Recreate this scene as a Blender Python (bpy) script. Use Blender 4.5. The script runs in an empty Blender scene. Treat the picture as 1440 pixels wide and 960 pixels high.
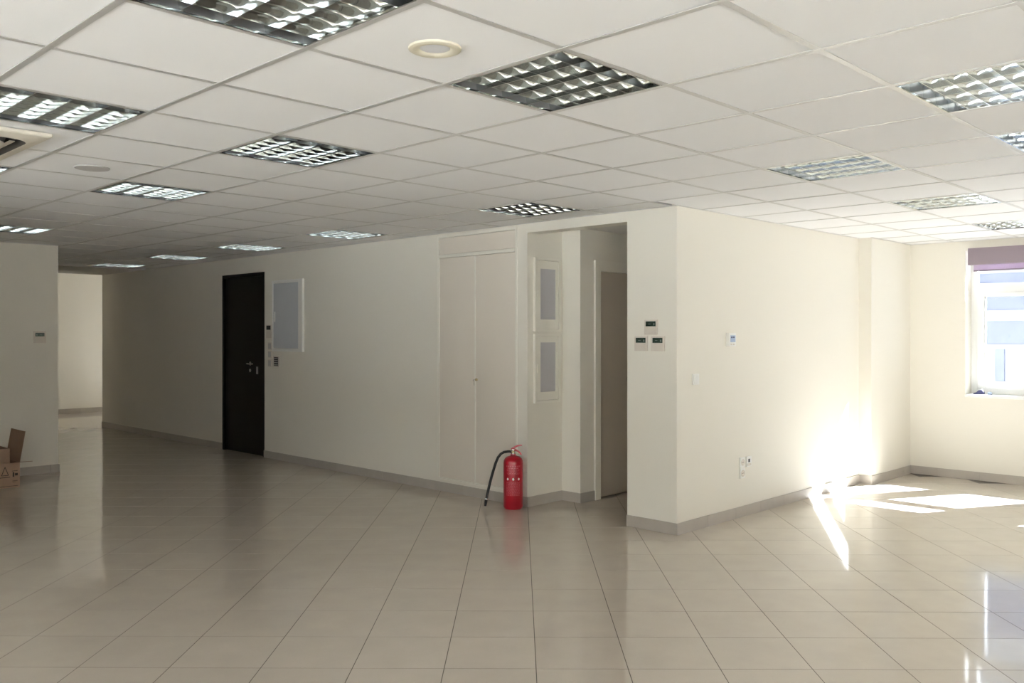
import bpy, bmesh, math, random
from mathutils import Vector, Matrix
random.seed(7)
SC = bpy.context.scene
COL = SC.collection

# ------------------------------------------------------------------ camera, sky, sun, exposure
# room axes: x runs along the right-hand wall towards the facade, y along the long back wall; z up
FPX, HORIZON, YAW, CAM_H = 1245.5, 469.2, math.radians(44.47), 1.48
CEIL = 2.423
cam = bpy.data.cameras.new('camera')
cam.sensor_width = 36.0
cam.lens = FPX / 1440 * 36.0
cam.shift_y = -(480 - HORIZON) / 1440
cam.clip_end = 300
cam_o = bpy.data.objects.new('camera', cam)
COL.objects.link(cam_o)
cam_o.location = (0, 0, CAM_H)
cam_o.rotation_euler = (math.radians(90), 0, YAW - math.pi / 2)
SC.camera = cam_o

SKY_STRENGTH, SUN_STRENGTH, EXPOSURE = 2.6, 160.0, 0.28
world = bpy.data.worlds.new('sky')
SC.world = world
world.use_nodes = True
bg = world.node_tree.nodes['Background']
bg.inputs['Color'].default_value = (0.95, 0.98, 1.0, 1)
bg.inputs['Strength'].default_value = SKY_STRENGTH

sun = bpy.data.lights.new('sun', 'SUN')
sun.energy = SUN_STRENGTH
sun.angle = math.radians(0.53)
sun.color = (0.965, 0.985, 1.0)
sun_o = bpy.data.objects.new('sun', sun)
COL.objects.link(sun_o)
sun_o.rotation_euler = Vector((-1.0, 0.53, -0.97)).to_track_quat('-Z', 'Y').to_euler()
sun_o.location = (20, -8, 14)

vs = SC.view_settings
vs.view_transform = 'Standard'
vs.look = 'None'
vs.gamma = 1.0
vs.use_curve_mapping = False
vs.exposure = EXPOSURE
SC.cycles.max_bounces = 16
SC.cycles.diffuse_bounces = 10
SC.cycles.glossy_bounces = 6
SC.cycles.transparent_max_bounces = 12
SC.cycles.sample_clamp_indirect = 12.0
SC.cycles.blur_glossy = 0.6

# ------------------------------------------------------------------ materials
def new_mat(name):
    m = bpy.data.materials.new(name)
    m.use_nodes = True
    nt = m.node_tree
    return m, nt, nt.nodes['Principled BSDF']

def mat(name, col, rough=0.6, metal=0.0, var=0.04, scale=3.0, bump=0.0, bscale=80.0, spec=0.5, objvar=0.0, coat=0.0):
    """procedural surface: base colour broken up by noise, optional fine relief and per-object tint"""
    m, nt, p = new_mat(name)
    N, L = nt.nodes, nt.links
    tc = N.new('ShaderNodeTexCoord')
    nz = N.new('ShaderNodeTexNoise')
    nz.inputs['Scale'].default_value = scale
    nz.inputs['Detail'].default_value = 4
    L.new(tc.outputs['Object'], nz.inputs['Vector'])
    mr = N.new('ShaderNodeMapRange')
    mr.inputs['To Min'].default_value = 1 - var
    mr.inputs['To Max'].default_value = 1 + var
    L.new(nz.outputs['Fac'], mr.inputs['Value'])
    src = mr.outputs['Result']
    if objvar:
        oi = N.new('ShaderNodeObjectInfo')
        m2 = N.new('ShaderNodeMapRange')
        m2.inputs['To Min'].default_value = 1 - objvar
        m2.inputs['To Max'].default_value = 1 + objvar
        L.new(oi.outputs['Random'], m2.inputs['Value'])
        mu = N.new('ShaderNodeMath'); mu.operation = 'MULTIPLY'
        L.new(src, mu.inputs[0]); L.new(m2.outputs['Result'], mu.inputs[1])
        src = mu.outputs[0]
    vm = N.new('ShaderNodeVectorMath'); vm.operation = 'SCALE'
    vm.inputs[0].default_value = col
    L.new(src, vm.inputs['Scale'])
    L.new(vm.outputs['Vector'], p.inputs['Base Color'])
    p.inputs['Roughness'].default_value = rough
    p.inputs['Metallic'].default_value = metal
    p.inputs['Specular IOR Level'].default_value = spec
    if coat:
        p.inputs['Coat Weight'].default_value = coat
        p.inputs['Coat Roughness'].default_value = 0.04
    if bump:
        n2 = N.new('ShaderNodeTexNoise')
        n2.inputs['Scale'].default_value = bscale
        n2.inputs['Detail'].default_value = 3
        L.new(tc.outputs['Object'], n2.inputs['Vector'])
        b = N.new('ShaderNodeBump')
        b.inputs['Strength'].default_value = bump
        b.inputs['Distance'].default_value = 0.003
        L.new(n2.outputs['Fac'], b.inputs['Height'])
        L.new(b.outputs['Normal'], p.inputs['Normal'])
    return m

def glass_mat(name, tint, refl=0.08):
    m = bpy.data.materials.new(name)
    m.use_nodes = True
    nt = m.node_tree
    N, L = nt.nodes, nt.links
    N.remove(N['Principled BSDF'])
    tr = N.new('ShaderNodeBsdfTransparent'); tr.inputs['Color'].default_value = (*tint, 1)
    gl = N.new('ShaderNodeBsdfGlossy'); gl.inputs['Roughness'].default_value = 0.02
    lw = N.new('ShaderNodeLayerWeight'); lw.inputs['Blend'].default_value = 0.5
    pw = N.new('ShaderNodeMath'); pw.operation = 'POWER'; pw.inputs[1].default_value = 5.0
    L.new(lw.outputs['Facing'], pw.inputs[0])
    fr = N.new('ShaderNodeMath'); fr.operation = 'MULTIPLY_ADD'; fr.inputs[1].default_value = 0.9; fr.inputs[2].default_value = refl / 2
    L.new(pw.outputs[0], fr.inputs[0])
    mx = N.new('ShaderNodeMixShader')
    L.new(fr.outputs[0], mx.inputs[0])
    L.new(tr.outputs[0], mx.inputs[1]); L.new(gl.outputs[0], mx.inputs[2])
    L.new(mx.outputs[0], N['Material Output'].inputs['Surface'])
    return m

def fabric_mat(name, col, trans):
    m, nt, p = new_mat(name)
    N, L = nt.nodes, nt.links
    wv = N.new('ShaderNodeTexWave'); wv.inputs['Scale'].default_value = 160
    tc = N.new('ShaderNodeTexCoord'); L.new(tc.outputs['Object'], wv.inputs['Vector'])
    mr = N.new('ShaderNodeMapRange'); mr.inputs['To Min'].default_value = 0.93; mr.inputs['To Max'].default_value = 1.05
    L.new(wv.outputs['Fac'], mr.inputs['Value'])
    vm = N.new('ShaderNodeVectorMath'); vm.operation = 'SCALE'; vm.inputs[0].default_value = col
    L.new(mr.outputs['Result'], vm.inputs['Scale'])
    L.new(vm.outputs['Vector'], p.inputs['Base Color'])
    p.inputs['Roughness'].default_value = 0.85
    if trans:
        tl = N.new('ShaderNodeBsdfTranslucent'); L.new(vm.outputs['Vector'], tl.inputs['Color'])
        mx = N.new('ShaderNodeMixShader'); mx.inputs[0].default_value = trans
        L.new(p.outputs[0], mx.inputs[1]); L.new(tl.outputs[0], mx.inputs[2])
        L.new(mx.outputs[0], N['Material Output'].inputs['Surface'])
    return m

def tile_mat():
    """polished beige porcelain: cloudy body, fine speckle, glossy face"""
    m, nt, p = new_mat('polished_porcelain')
    N, L = nt.nodes, nt.links
    ge = N.new('ShaderNodeNewGeometry')
    n1 = N.new('ShaderNodeTexNoise'); n1.inputs['Scale'].default_value = 5.0; n1.inputs['Detail'].default_value = 6
    L.new(ge.outputs['Position'], n1.inputs['Vector'])
    n2 = N.new('ShaderNodeTexNoise'); n2.inputs['Scale'].default_value = 260.0; n2.inputs['Detail'].default_value = 2
    L.new(ge.outputs['Position'], n2.inputs['Vector'])
    oi = N.new('ShaderNodeObjectInfo')
    a = N.new('ShaderNodeMath'); a.operation = 'MULTIPLY_ADD'; a.inputs[1].default_value = 0.16; a.inputs[2].default_value = 0.86
    L.new(n1.outputs['Fac'], a.inputs[0])
    b = N.new('ShaderNodeMath'); b.operation = 'MULTIPLY_ADD'; b.inputs[1].default_value = 0.10
    L.new(n2.outputs['Fac'], b.inputs[0]); L.new(a.outputs[0], b.inputs[2])
    c = N.new('ShaderNodeMath'); c.operation = 'MULTIPLY_ADD'; c.inputs[1].default_value = 0.035
    L.new(oi.outputs['Random'], c.inputs[0]); L.new(b.outputs[0], c.inputs[2])
    vm = N.new('ShaderNodeVectorMath'); vm.operation = 'SCALE'; vm.inputs[0].default_value = (0.548, 0.492, 0.422)
    L.new(c.outputs[0], vm.inputs['Scale'])
    L.new(vm.outputs['Vector'], p.inputs['Base Color'])
    n3 = N.new('ShaderNodeTexNoise'); n3.inputs['Scale'].default_value = 2.0; n3.inputs['Detail'].default_value = 5
    L.new(ge.outputs['Position'], n3.inputs['Vector'])
    r = N.new('ShaderNodeMapRange'); r.inputs['To Min'].default_value = 0.05; r.inputs['To Max'].default_value = 0.09
    L.new(n3.outputs['Fac'], r.inputs['Value']); L.new(r.outputs['Result'], p.inputs['Roughness'])
    p.inputs['IOR'].default_value = 1.62
    n4 = N.new('ShaderNodeTexNoise'); n4.inputs['Scale'].default_value = 3.0; n4.inputs['Detail'].default_value = 1
    L.new(ge.outputs['Position'], n4.inputs['Vector'])
    bp = N.new('ShaderNodeBump'); bp.inputs['Strength'].default_value = 0.10; bp.inputs['Distance'].default_value = 0.004
    L.new(n4.outputs['Fac'], bp.inputs['Height']); L.new(bp.outputs['Normal'], p.inputs['Normal'])
    return m

M = dict(
    wall=mat('cream_wall_paint', (0.775, 0.742, 0.662), 0.7, var=0.012, scale=1.2, bump=0.12, bscale=160),
    tile=tile_mat(),
    grout=mat('brown_grout', (0.085, 0.072, 0.06), 0.9, var=0.1, scale=20),
    skirt=mat('beige_grey_skirting_tile', (0.43, 0.39, 0.345), 0.35, var=0.06, scale=9, objvar=0.03),
    ctile=mat('white_mineral_ceiling_tile', (0.83, 0.83, 0.83), 0.9, var=0.012, scale=4, bump=0.15, bscale=240, objvar=0.012),
    plaster=mat('ceiling_plaster', (0.70, 0.68, 0.65), 0.9, var=0.02),
    tbar=mat('painted_steel_grid', (0.62, 0.61, 0.59), 0.35, metal=0.35, var=0.01),
    alu=mat('specular_aluminium', (0.66, 0.68, 0.68), 0.07, metal=1.0, var=0.02),
    housing=mat('luminaire_housing', (0.30, 0.305, 0.31), 0.3, metal=0.8, var=0.02),
    tube=mat('unlit_fluorescent_tube', (0.86, 0.87, 0.87), 0.25, var=0.01),
    cap=mat('tube_end_cap', (0.6, 0.6, 0.6), 0.3, metal=0.8, var=0.01),
    white=mat('white_plastic', (0.80, 0.79, 0.76), 0.4, var=0.01),
    beigepl=mat('aged_beige_plastic', (0.66, 0.60, 0.53), 0.45, var=0.02),
    cream=mat('yellowed_ring_plastic', (0.66, 0.62, 0.50), 0.5, var=0.03),
    greypl=mat('grey_speaker_mesh', (0.50, 0.485, 0.465), 0.7, var=0.06, scale=200),
    lens=mat('frosted_lens', (0.72, 0.73, 0.76), 0.3, var=0.01),
    acpanel=mat('ivory_cassette_panel', (0.66, 0.62, 0.53), 0.5, var=0.03),
    dark=mat('dark_slot', (0.035, 0.03, 0.025), 0.7, var=0.1),
    black=mat('black_door_paint', (0.008, 0.008, 0.0075), 0.5, var=0.1, spec=0.3),
    chrome=mat('satin_chrome', (0.75, 0.75, 0.74), 0.2, metal=1.0, var=0.02),
    brass=mat('dull_brass', (0.45, 0.37, 0.22), 0.35, metal=1.0, var=0.05),
    cupboard=mat('cream_lacquered_board', (0.74, 0.68, 0.60), 0.5, var=0.012),
    trim=mat('cream_painted_trim', (0.80, 0.77, 0.69), 0.45, var=0.01),
    doorleaf=mat('taupe_door_leaf', (0.52, 0.46, 0.385), 0.5, var=0.02),
    panelgrey=mat('cool_grey_steel_panel', (0.55, 0.57, 0.60), 0.45, var=0.01),
    meterglass=mat('hazy_inspection_pane', (0.50, 0.485, 0.50), 0.3, var=0.03),
    lcd=mat('dark_green_display', (0.045, 0.07, 0.055), 0.15, var=0.2, scale=60),
    lcdblue=mat('pale_blue_display', (0.45, 0.55, 0.72), 0.2, var=0.05),
    digits=mat('display_digits', (0.17, 0.21, 0.18), 0.4, var=0.02),
    red=mat('red_enamel', (0.40, 0.006, 0.020), 0.28, var=0.03, coat=0.4),
    rubber=mat('black_rubber', (0.012, 0.012, 0.012), 0.5, var=0.1),
    print_=mat('pale_label_print', (0.58, 0.13, 0.16), 0.5, var=0.05),
    printw=mat('white_label_print', (0.9, 0.86, 0.85), 0.5, var=0.02),
    carton=mat('brown_cardboard', (0.40, 0.265, 0.185), 0.85, var=0.07, scale=12, bump=0.1, bscale=60),
    cartonin=mat('kraft_cardboard', (0.46, 0.315, 0.22), 0.85, var=0.06, scale=10),
    ink=mat('dark_print_ink', (0.06, 0.045, 0.035), 0.8, var=0.1),
    frame=mat('white_window_frame', (0.82, 0.82, 0.80), 0.35, var=0.01),
    gasket=mat('grey_gasket', (0.30, 0.30, 0.30), 0.6, var=0.03),
    glass=glass_mat('clear_window_glass', (0.95, 0.97, 0.98)),
    dimglass=glass_mat('dimming_tint_window_glass', (0.63, 0.655, 0.685)),  # tint put in to dim the outside view and daylight through the facade
    blindbox=fabric_mat('mauve_blind_fabric', (0.29, 0.235, 0.27), 0.0),
    blind=fabric_mat('translucent_mauve_blind', (0.62, 0.52, 0.63), 0.6),
    navy=mat('navy_blue_plastic', (0.03, 0.03, 0.09), 0.4, var=0.1),
    facade=mat('pale_render_facade', (0.50, 0.515, 0.54), 0.9, var=0.02, scale=0.5),
    farglass=mat('bluish_far_glazing', (0.25, 0.27, 0.37), 0.3, var=0.25, scale=2.5),
    ground=mat('street_asphalt', (0.30, 0.30, 0.30), 0.95, var=0.08, scale=0.4),
)

# ------------------------------------------------------------------ mesh helpers
def add_box(bm, x0, x1, y0, y1, z0, z1, bevel=0.0):
    v = [bm.verts.new(p) for p in ((x0, y0, z0), (x1, y0, z0), (x1, y1, z0), (x0, y1, z0),
                                   (x0, y0, z1), (x1, y0, z1), (x1, y1, z1), (x0, y1, z1))]
    fs = [bm.faces.new([v[i] for i in q]) for q in ((3, 2, 1, 0), (4, 5, 6, 7), (0, 1, 5, 4), (1, 2, 6, 5), (2, 3, 7, 6), (3, 0, 4, 7))]
    if bevel:
        es = list({e for f in fs for e in f.edges})
        bmesh.ops.bevel(bm, geom=es, offset=bevel, segments=2, affect='EDGES', profile=0.7)
    return v

def add_prism(bm, pts, axis, c0, c1):
    """extrude a 2-D outline (list of (u, v)) along an axis between c0 and c1"""
    def P(u, v, c):
        return {'x': (c, u, v), 'y': (u, c, v), 'z': (u, v, c)}[axis]
    a = [bm.verts.new(P(u, v, c0)) for u, v in pts]
    b = [bm.verts.new(P(u, v, c1)) for u, v in pts]
    n = len(pts)
    bm.faces.new(a); bm.faces.new(list(reversed(b)))
    for i in range(n):
        bm.faces.new((a[i], b[i], b[(i + 1) % n], a[(i + 1) % n]))

def add_lathe(bm, prof, segs=32, centre=(0, 0, 0), axis='z'):
    rings = []
    for r, h in prof:
        ring = []
        for k in range(segs):
            t = 2 * math.pi * k / segs
            u, v = r * math.cos(t), r * math.sin(t)
            p = {'z': (u, v, h), 'x': (h, u, v), 'y': (v, h, u)}[axis]
            ring.append(bm.verts.new((p[0] + centre[0], p[1] + centre[1], p[2] + centre[2])))
        rings.append(ring)
    for a, b in zip(rings, rings[1:]):
        for k in range(segs):
            bm.faces.new((a[k], a[(k + 1) % segs], b[(k + 1) % segs], b[k]))
    if prof[0][0] > 1e-6:
        bm.faces.new(list(reversed(rings[0])))
    if prof[-1][0] > 1e-6:
        bm.faces.new(rings[-1])

def add_tube(bm, pts, r, segs=12, radii=None):
    pts = [Vector(p) for p in pts]
    rings = []
    up = Vector((0.3, 0.2, 1)).normalized()
    for i, p in enumerate(pts):
        t = (pts[min(i + 1, len(pts) - 1)] - pts[max(i - 1, 0)]).normalized()
        s = t.cross(up).normalized()
        if i and s.dot(prev) < 0:
            s = -s
        prev = s
        q = t.cross(s).normalized()
        rr = radii[i] if radii else r
        rings.append([bm.verts.new(p + rr * (math.cos(2 * math.pi * k / segs) * s + math.sin(2 * math.pi * k / segs) * q)) for k in range(segs)])
    for a, b in zip(rings, rings[1:]):
        for k in range(segs):
            bm.faces.new((a[k], a[(k + 1) % segs], b[(k + 1) % segs], b[k]))
    bm.faces.new(list(reversed(rings[0]))); bm.faces.new(rings[-1])

def mesh_of(name, bm, material, smooth=False):
    bmesh.ops.recalc_face_normals(bm, faces=bm.faces)
    me = bpy.data.meshes.new(name)
    bm.to_mesh(me); bm.free()
    me.materials.append(material)
    if smooth:
        me.polygons.foreach_set('use_smooth', [True] * len(me.polygons))
        try:
            me.set_sharp_from_angle(angle=math.radians(40))
        except Exception:
            pass
    return me

def obj(name, bm_or_me, material=None, parent=None, smooth=False, loc=None):
    me = mesh_of(name, bm_or_me, material, smooth) if isinstance(bm_or_me, bmesh.types.BMesh) else bm_or_me
    o = bpy.data.objects.new(name, me)
    COL.objects.link(o)
    if parent is not None:
        o.parent = parent
    if loc is not None:
        o.location = loc
    return o

def boxes(name, lst, material, parent=None, bevel=0.0):
    bm = bmesh.new()
    for b in lst:
        add_box(bm, *b, bevel=bevel)
    return obj(name, bm, material, parent, smooth=bool(bevel))

def empty(name, loc=(0, 0, 0), rz=0.0):
    o = bpy.data.objects.new(name, None)
    COL.objects.link(o)
    o.location = loc
    o.rotation_euler = (0, 0, rz)
    o.empty_display_size = 0.1
    return o

def tag(o, label, cat, group=None, kind=None):
    o['label'] = label
    o['category'] = cat
    if group: o['group'] = group
    if kind: o['kind'] = kind
    return o

def copy_tree(o, parent=None):
    c = o.copy()
    COL.objects.link(c)
    c.parent = parent
    for ch in o.children:
        copy_tree(ch, c)
    return c

SN, CS = math.sin(YAW), math.cos(YAW)
def project(x, y, z):
    X, Y = x * SN - y * CS, x * CS + y * SN
    if Y < 0.3:
        return None
    return 720 + FPX * X / Y, HORIZON - FPX * (z - CAM_H) / Y, Y

def in_view(pts, m=15):
    q = [project(*p) for p in pts]
    if any(t is None for t in q):
        return False
    xs, ys = [t[0] for t in q], [t[1] for t in q]
    return max(xs) > -m and min(xs) < 1440 + m and max(ys) > -m and min(ys) < 960 + m

# ------------------------------------------------------------------ room dimensions
XB = 5.50           # back wall face
YR = 3.70           # right wall face
YP = 3.575          # pilaster face
XP = 8.68           # pilaster near edge
XW = 9.69           # facade inner face
XWO = 9.99          # facade outer face
YL, XLE = 10.13, 3.37   # left wall face and its end
YC = 14.55          # end of the corridor
YF = 17.45          # far lit wall
XR, YRR = -4.0, -4.0    # rear walls behind the camera
TOP = 2.62
NY, NX, DY = 5.215, 5.951, 5.005    # alcove steps

def rects(u0, u1, z0, z1, holes):
    """split a wall rectangle into pieces around rectangular openings"""
    cuts = sorted({u0, u1, *[h[0] for h in holes], *[h[1] for h in holes]})
    out = []
    for a, b in zip(cuts, cuts[1:]):
        zs = sorted([(h[2], h[3]) for h in holes if h[0] <= a + 1e-6 and h[1] >= b - 1e-6])
        z = z0
        for h0, h1 in zs:
            if h0 > z + 1e-6: out.append((a, b, z, h0))
            z = max(z, h1)
        if z < z1 - 1e-6: out.append((a, b, z, z1))
    return out

def wall_x(name, x0, x1, y0, y1, label, holes=(), z1=TOP, extra=()):
    o = boxes(name, [(x0, x1, a, b, c, d) for a, b, c, d in rects(y0, y1, 0, z1, holes)] + list(extra), M['wall'])
    return tag(o, label, 'wall', kind='structure')

def wall_y(name, y0, y1, x0, x1, label, holes=(), z1=TOP, extra=()):
    o = boxes(name, [(a, b, y0, y1, c, d) for a, b, c, d in rects(x0, x1, 0, z1, holes)] + list(extra), M['wall'])
    return tag(o, label, 'wall', kind='structure')

DOOR = (9.557, 10.605, 0.0, 2.225)
CUP = (5.335, 6.385, 0.105, 2.405)
wall_x('wall_back', XB, XB + 0.15, YR + 0.15, YC, 'long cream back wall with the black door and cream cupboard',
       [DOOR, CUP, (4.153, NY, 0.0, 2.344)])
wall_y('wall_right', YR, YR + 0.15, XB, XW, 'bright cream wall running from the pillar corner to the window',
       extra=[(XP, XW, YP, YR, 0, TOP)])
D2 = (6.17, 6.86, 0.0, 2.10)
wall_y('wall_alcove', NY, NY + 0.13, XB + 0.15, NX, 'cream alcove wall carrying the two meter hatches',
       extra=[(NX, NX + 0.10, DY + 0.1, NY + 0.13, 0, TOP)])
wall_y('wall_alcove_door', DY, DY + 0.10, NX, 7.30, 'shaded cream alcove wall around the inner door', [D2],
       extra=[(7.30, 7.42, 4.153, DY + 0.10, 0, TOP), (D2[0], D2[1], DY + 0.5, DY + 0.55, 0, TOP)])
wall_y('wall_alcove_right', 4.03, 4.153, XB + 0.15, 7.42, 'hidden alcove side of the pillar wall')
wall_y('wall_left', YL, YL + 0.15, XR, XLE, 'shaded wall at the far left with one controller')
wall_x('wall_corridor', XLE - 0.15, XLE, YL + 0.15, YF, 'side wall of the dim corridor')
wall_y('wall_far', YF, YF + 0.15, XLE - 0.15, XW, 'sunlit cream wall seen through the corridor opening')
wall_y('wall_corridor_end', YC - 0.12, YC, XB + 0.15, XW, 'wall closing the back of the corridor room')
wall_y('wall_spill_screen', YC - 0.12, YC, XLE, 4.76, 'hidden wall added beside the corridor opening to hold back light spill')  # added out of sight to cut spill from the lit room into the corridor
WINS = [(1.42, 3.03), (-0.72, 0.89), (-2.86, -1.25)]
WZ = (0.86, 2.33)
RZ = (0.08, 2.33)
FARWIN = (14.8, 17.0)
wall_x('wall_window', XW, XWO, YRR - 0.15, YF + 0.15, 'cream facade wall with the bright window',
       [(a, b, *WZ) for a, b in WINS] + [(*FARWIN, *WZ)])
REARW = [(-3.5, -2.1), (-1.5, -0.1), (0.5, 1.5)]  # unseen windows, added and sized to brighten ceiling and walls
wall_y('wall_rear', YRR - 0.15, YRR, XR, XW, 'plain wall behind the photographer', [(a, b, *RZ) for a, b in REARW])
SIDEW = [(-1.0, 0.4), (0.8, 2.2), (2.4, 3.8), (4.0, 5.4)]  # unseen side windows, added and sized to balance light on the back wall
wall_x('wall_side', XR - 0.15, XR, YRR - 0.15, YL + 0.15, 'side wall behind the photographer with windows', [(a, b, *RZ) for a, b in SIDEW])

wall_y('wall_light_blocker', 6.50, 6.62, XR, 0.70, 'unseen partition added outside the left edge to shade the far left')  # added out of view to keep daylight off the left wall and corridor

# ------------------------------------------------------------------ floor of diagonal tiles
floor = boxes('floor', [(XR - 0.15, XWO, YRR - 0.15, YF + 0.15, -0.12, -0.0006)], M['grout'])
tag(floor, 'polished beige tile floor laid diagonally with thin dark joints', 'floor', kind='structure')
TP = 0.407
TA = -(math.pi / 2 - YAW) - math.radians(0.449)
ex, ey = Vector((math.cos(TA), math.sin(TA))), Vector((-math.sin(TA), math.cos(TA)))
o0 = Vector((0.1066 * SN + 3.9165 * CS, -0.1066 * CS + 3.9165 * SN))
def inside_floor(x, y):
    if x < XR or x > XW + 0.05 or y < YRR: return False
    if y <= YR + 0.3: return True
    if x <= XB + 0.3 and y <= YL + 0.3: return True
    if XLE - 0.3 <= x <= XB + 0.3 and y <= YC + 0.3: return True
    if XLE - 0.3 <= x and YC - 0.3 <= y <= YF + 0.2: return True
    if x <= 7.4 and 4.0 <= y <= NY + 0.3: return True
    return False
def tile_mesh(bm, mat4):
    h, bv = TP / 2 - 0.0017, 0.0002
    lo = [bm.verts.new(mat4 @ Vector((sx * h, sy * h, -0.008))) for sx, sy in ((-1, -1), (1, -1), (1, 1), (-1, 1))]
    mi = [bm.verts.new(mat4 @ Vector((sx * h, sy * h, -bv))) for sx, sy in ((-1, -1), (1, -1), (1, 1), (-1, 1))]
    hi = [bm.verts.new(mat4 @ Vector((sx * (h - bv), sy * (h - bv), 0))) for sx, sy in ((-1, -1), (1, -1), (1, 1), (-1, 1))]
    bm.faces.new(hi)
    for k in range(4):
        bm.faces.new((lo[k], lo[(k + 1) % 4], mi[(k + 1) % 4], mi[k]))
        bm.faces.new((mi[k], mi[(k + 1) % 4], hi[(k + 1) % 4], hi[k]))
bm = bmesh.new(); tile_mesh(bm, Matrix.Identity(4))
tile_me = mesh_of('floor_tile', bm, M['tile'])
cells = []
for i in range(-45, 46):
    for j in range(-45, 46):
        c = o0 + ex * ((i + 0.5) * TP) + ey * ((j + 0.5) * TP)
        if inside_floor(c.x, c.y):
            q = [(c + ex * (s * TP / 2) + ey * (t * TP / 2)) for s in (-1, 1) for t in (-1, 1)]
            vis = in_view([(p.x, p.y, 0) for p in q])
            cells.append((0 if vis else 1, c.length, c))
cells.sort(key=lambda t: (t[0], t[1]))
bm = bmesh.new()
for n, (v, d, c) in enumerate(cells):
    tz = Matrix.Translation((c.x, c.y, random.uniform(-0.0001, 0.0001))) @ Matrix.Rotation(TA, 4, 'Z') @ \
         Matrix.Rotation(random.gauss(0, 0.00025), 4, 'X') @ Matrix.Rotation(random.gauss(0, 0.00025), 4, 'Y')
    if v == 0 and n < 300:
        o = obj('floor_tile', tile_me, parent=floor)
        o.matrix_local = tz
    else:
        tile_mesh(bm, tz)
o = obj('distant_floor_tiles', bm, M['tile'], floor)
o['kind'] = 'stuff'

# ------------------------------------------------------------------ skirting
def baseboard(name, p0, p1, nrm, label):
    p0, p1 = Vector(p0), Vector(p1)
    L = (p1 - p0).length
    d = (p1 - p0) / L
    n = Vector(nrm)
    mid = (p0 + p1) / 2
    def local(bm, s0, s1, t0, t1, z0, z1):
        pts = []
        for z in (z0, z1):
            for s, t in ((s0, t0), (s1, t0), (s1, t1), (s0, t1)):
                q = p0 + d * s + n * t
                pts.append(bm.verts.new((q.x, q.y, z)))
        for q in ((0, 1, 2, 3), (4, 5, 6, 7), (0, 1, 5, 4), (1, 2, 6, 5), (2, 3, 7, 6), (3, 0, 4, 7)):
            bm.faces.new([pts[k] for k in q])
    bm = bmesh.new(); local(bm, 0, L, 0, 0.005, 0, 0.082)
    base = obj(name, bm, M['skirt'])
    tag(base, label, 'baseboard', kind='structure')
    s = 0.0
    while s < L - 0.004:
        e = min(s + 0.405, L)
        if e > L - 0.06: e = L
        bm = bmesh.new(); local(bm, s + (0.001 if s else 0), e - (0.001 if e < L else 0), 0.0005, 0.011, 0.0, 0.085)
        obj('skirting_tile', bm, M['skirt'], base)
        s = e
    return base
baseboard('baseboard_back', (XB, NY - 0.011), (XB, DOOR[0]), (-1, 0), 'beige skirting under the cupboard and back wall, right of the black door')
baseboard('baseboard_back_far', (XB, DOOR[1]), (XB, YC), (-1, 0), 'dim skirting left of the black door towards the corridor')
baseboard('baseboard_alcove', (XB, NY), (NX, NY), (0, -1), 'short skirting below the two meter hatches')
baseboard('baseboard_alcove_step', (NX, DY - 0.011), (NX, NY - 0.011), (-1, 0), 'short skirting on the narrow alcove step')
baseboard('baseboard_alcove_door', (NX, DY), (D2[0] - 0.03, DY), (0, -1), 'short skirting beside the inner door frame')
baseboard('baseboard_pillar', (XB, YR - 0.011), (XB, 4.153), (-1, 0), 'skirting on the narrow pillar face below three controllers')
baseboard('baseboard_right', (XB, YR), (XP, YR), (0, -1), 'sunlit skirting along the bright right wall')
baseboard('baseboard_pilaster_edge', (XP, YP - 0.011), (XP, YR - 0.011), (-1, 0), 'tiny skirting return on the pilaster edge')
baseboard('baseboard_pilaster', (XP, YP), (XW, YP), (0, -1), 'skirting on the pilaster beside the room corner')
baseboard('baseboard_window', (XW, YRR), (XW, YP - 0.011), (-1, 0), 'skirting below the window on the facade wall')
baseboard('baseboard_left', (XR, YL), (XLE, YL), (0, -1), 'skirting of the shaded left wall behind the cartons')
baseboard('baseboard_left_end', (XLE, YL - 0.011), (XLE, YC), (1, 0), 'skirting around the end of the left wall')
baseboard('baseboard_far', (XLE, YF), (XW, YF), (0, -1), 'skirting of the sunlit wall beyond the corridor')

# ------------------------------------------------------------------ ceiling
ceiling = boxes('ceiling', [(XR - 0.15, XWO, YRR - 0.15, YC - 0.0, TOP, TOP + 0.15),
                            (XLE - 0.3, XWO, YC, YF + 0.15, TOP, TOP + 0.15),
                            (XLE, XB, 12.92, YC, CEIL - 0.008, CEIL + 0.09),
                            (XB + 0.15, 7.42, 4.03, NY + 0.13, CEIL - 0.02, CEIL + 0.05)], M['plaster'])
tag(ceiling, 'suspended grid ceiling of square white mineral tiles', 'ceiling', kind='structure')
GP = 0.6
GX, GY = 2.212, 2.534
def inside_ceiling(x, y):
    if x < XR or x > XW or y < YRR: return False
    if y < YR: return True
    if x < XB and y < YL: return True
    return XLE < x < XB and y < 12.92
def clip(x0, x1, y0, y1):
    """clip a grid cell to the room outline"""
    x0, x1, y0 = max(x0, XR), min(x1, XW), max(y0, YRR)
    if (y0 + y1) / 2 >= YR or y0 >= YR - 0.12: x1 = min(x1, XB)
    elif y1 > YR and x1 > XB + 0.01: y1 = YR
    if y0 > YL - 0.3 and y1 > YL: x0 = max(x0, XLE) if x1 > XLE else x0
    if x1 <= XLE + 0.01: y1 = min(y1, YL)
    y1 = min(y1, 12.92)
    return x0, x1, y0, y1
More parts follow.
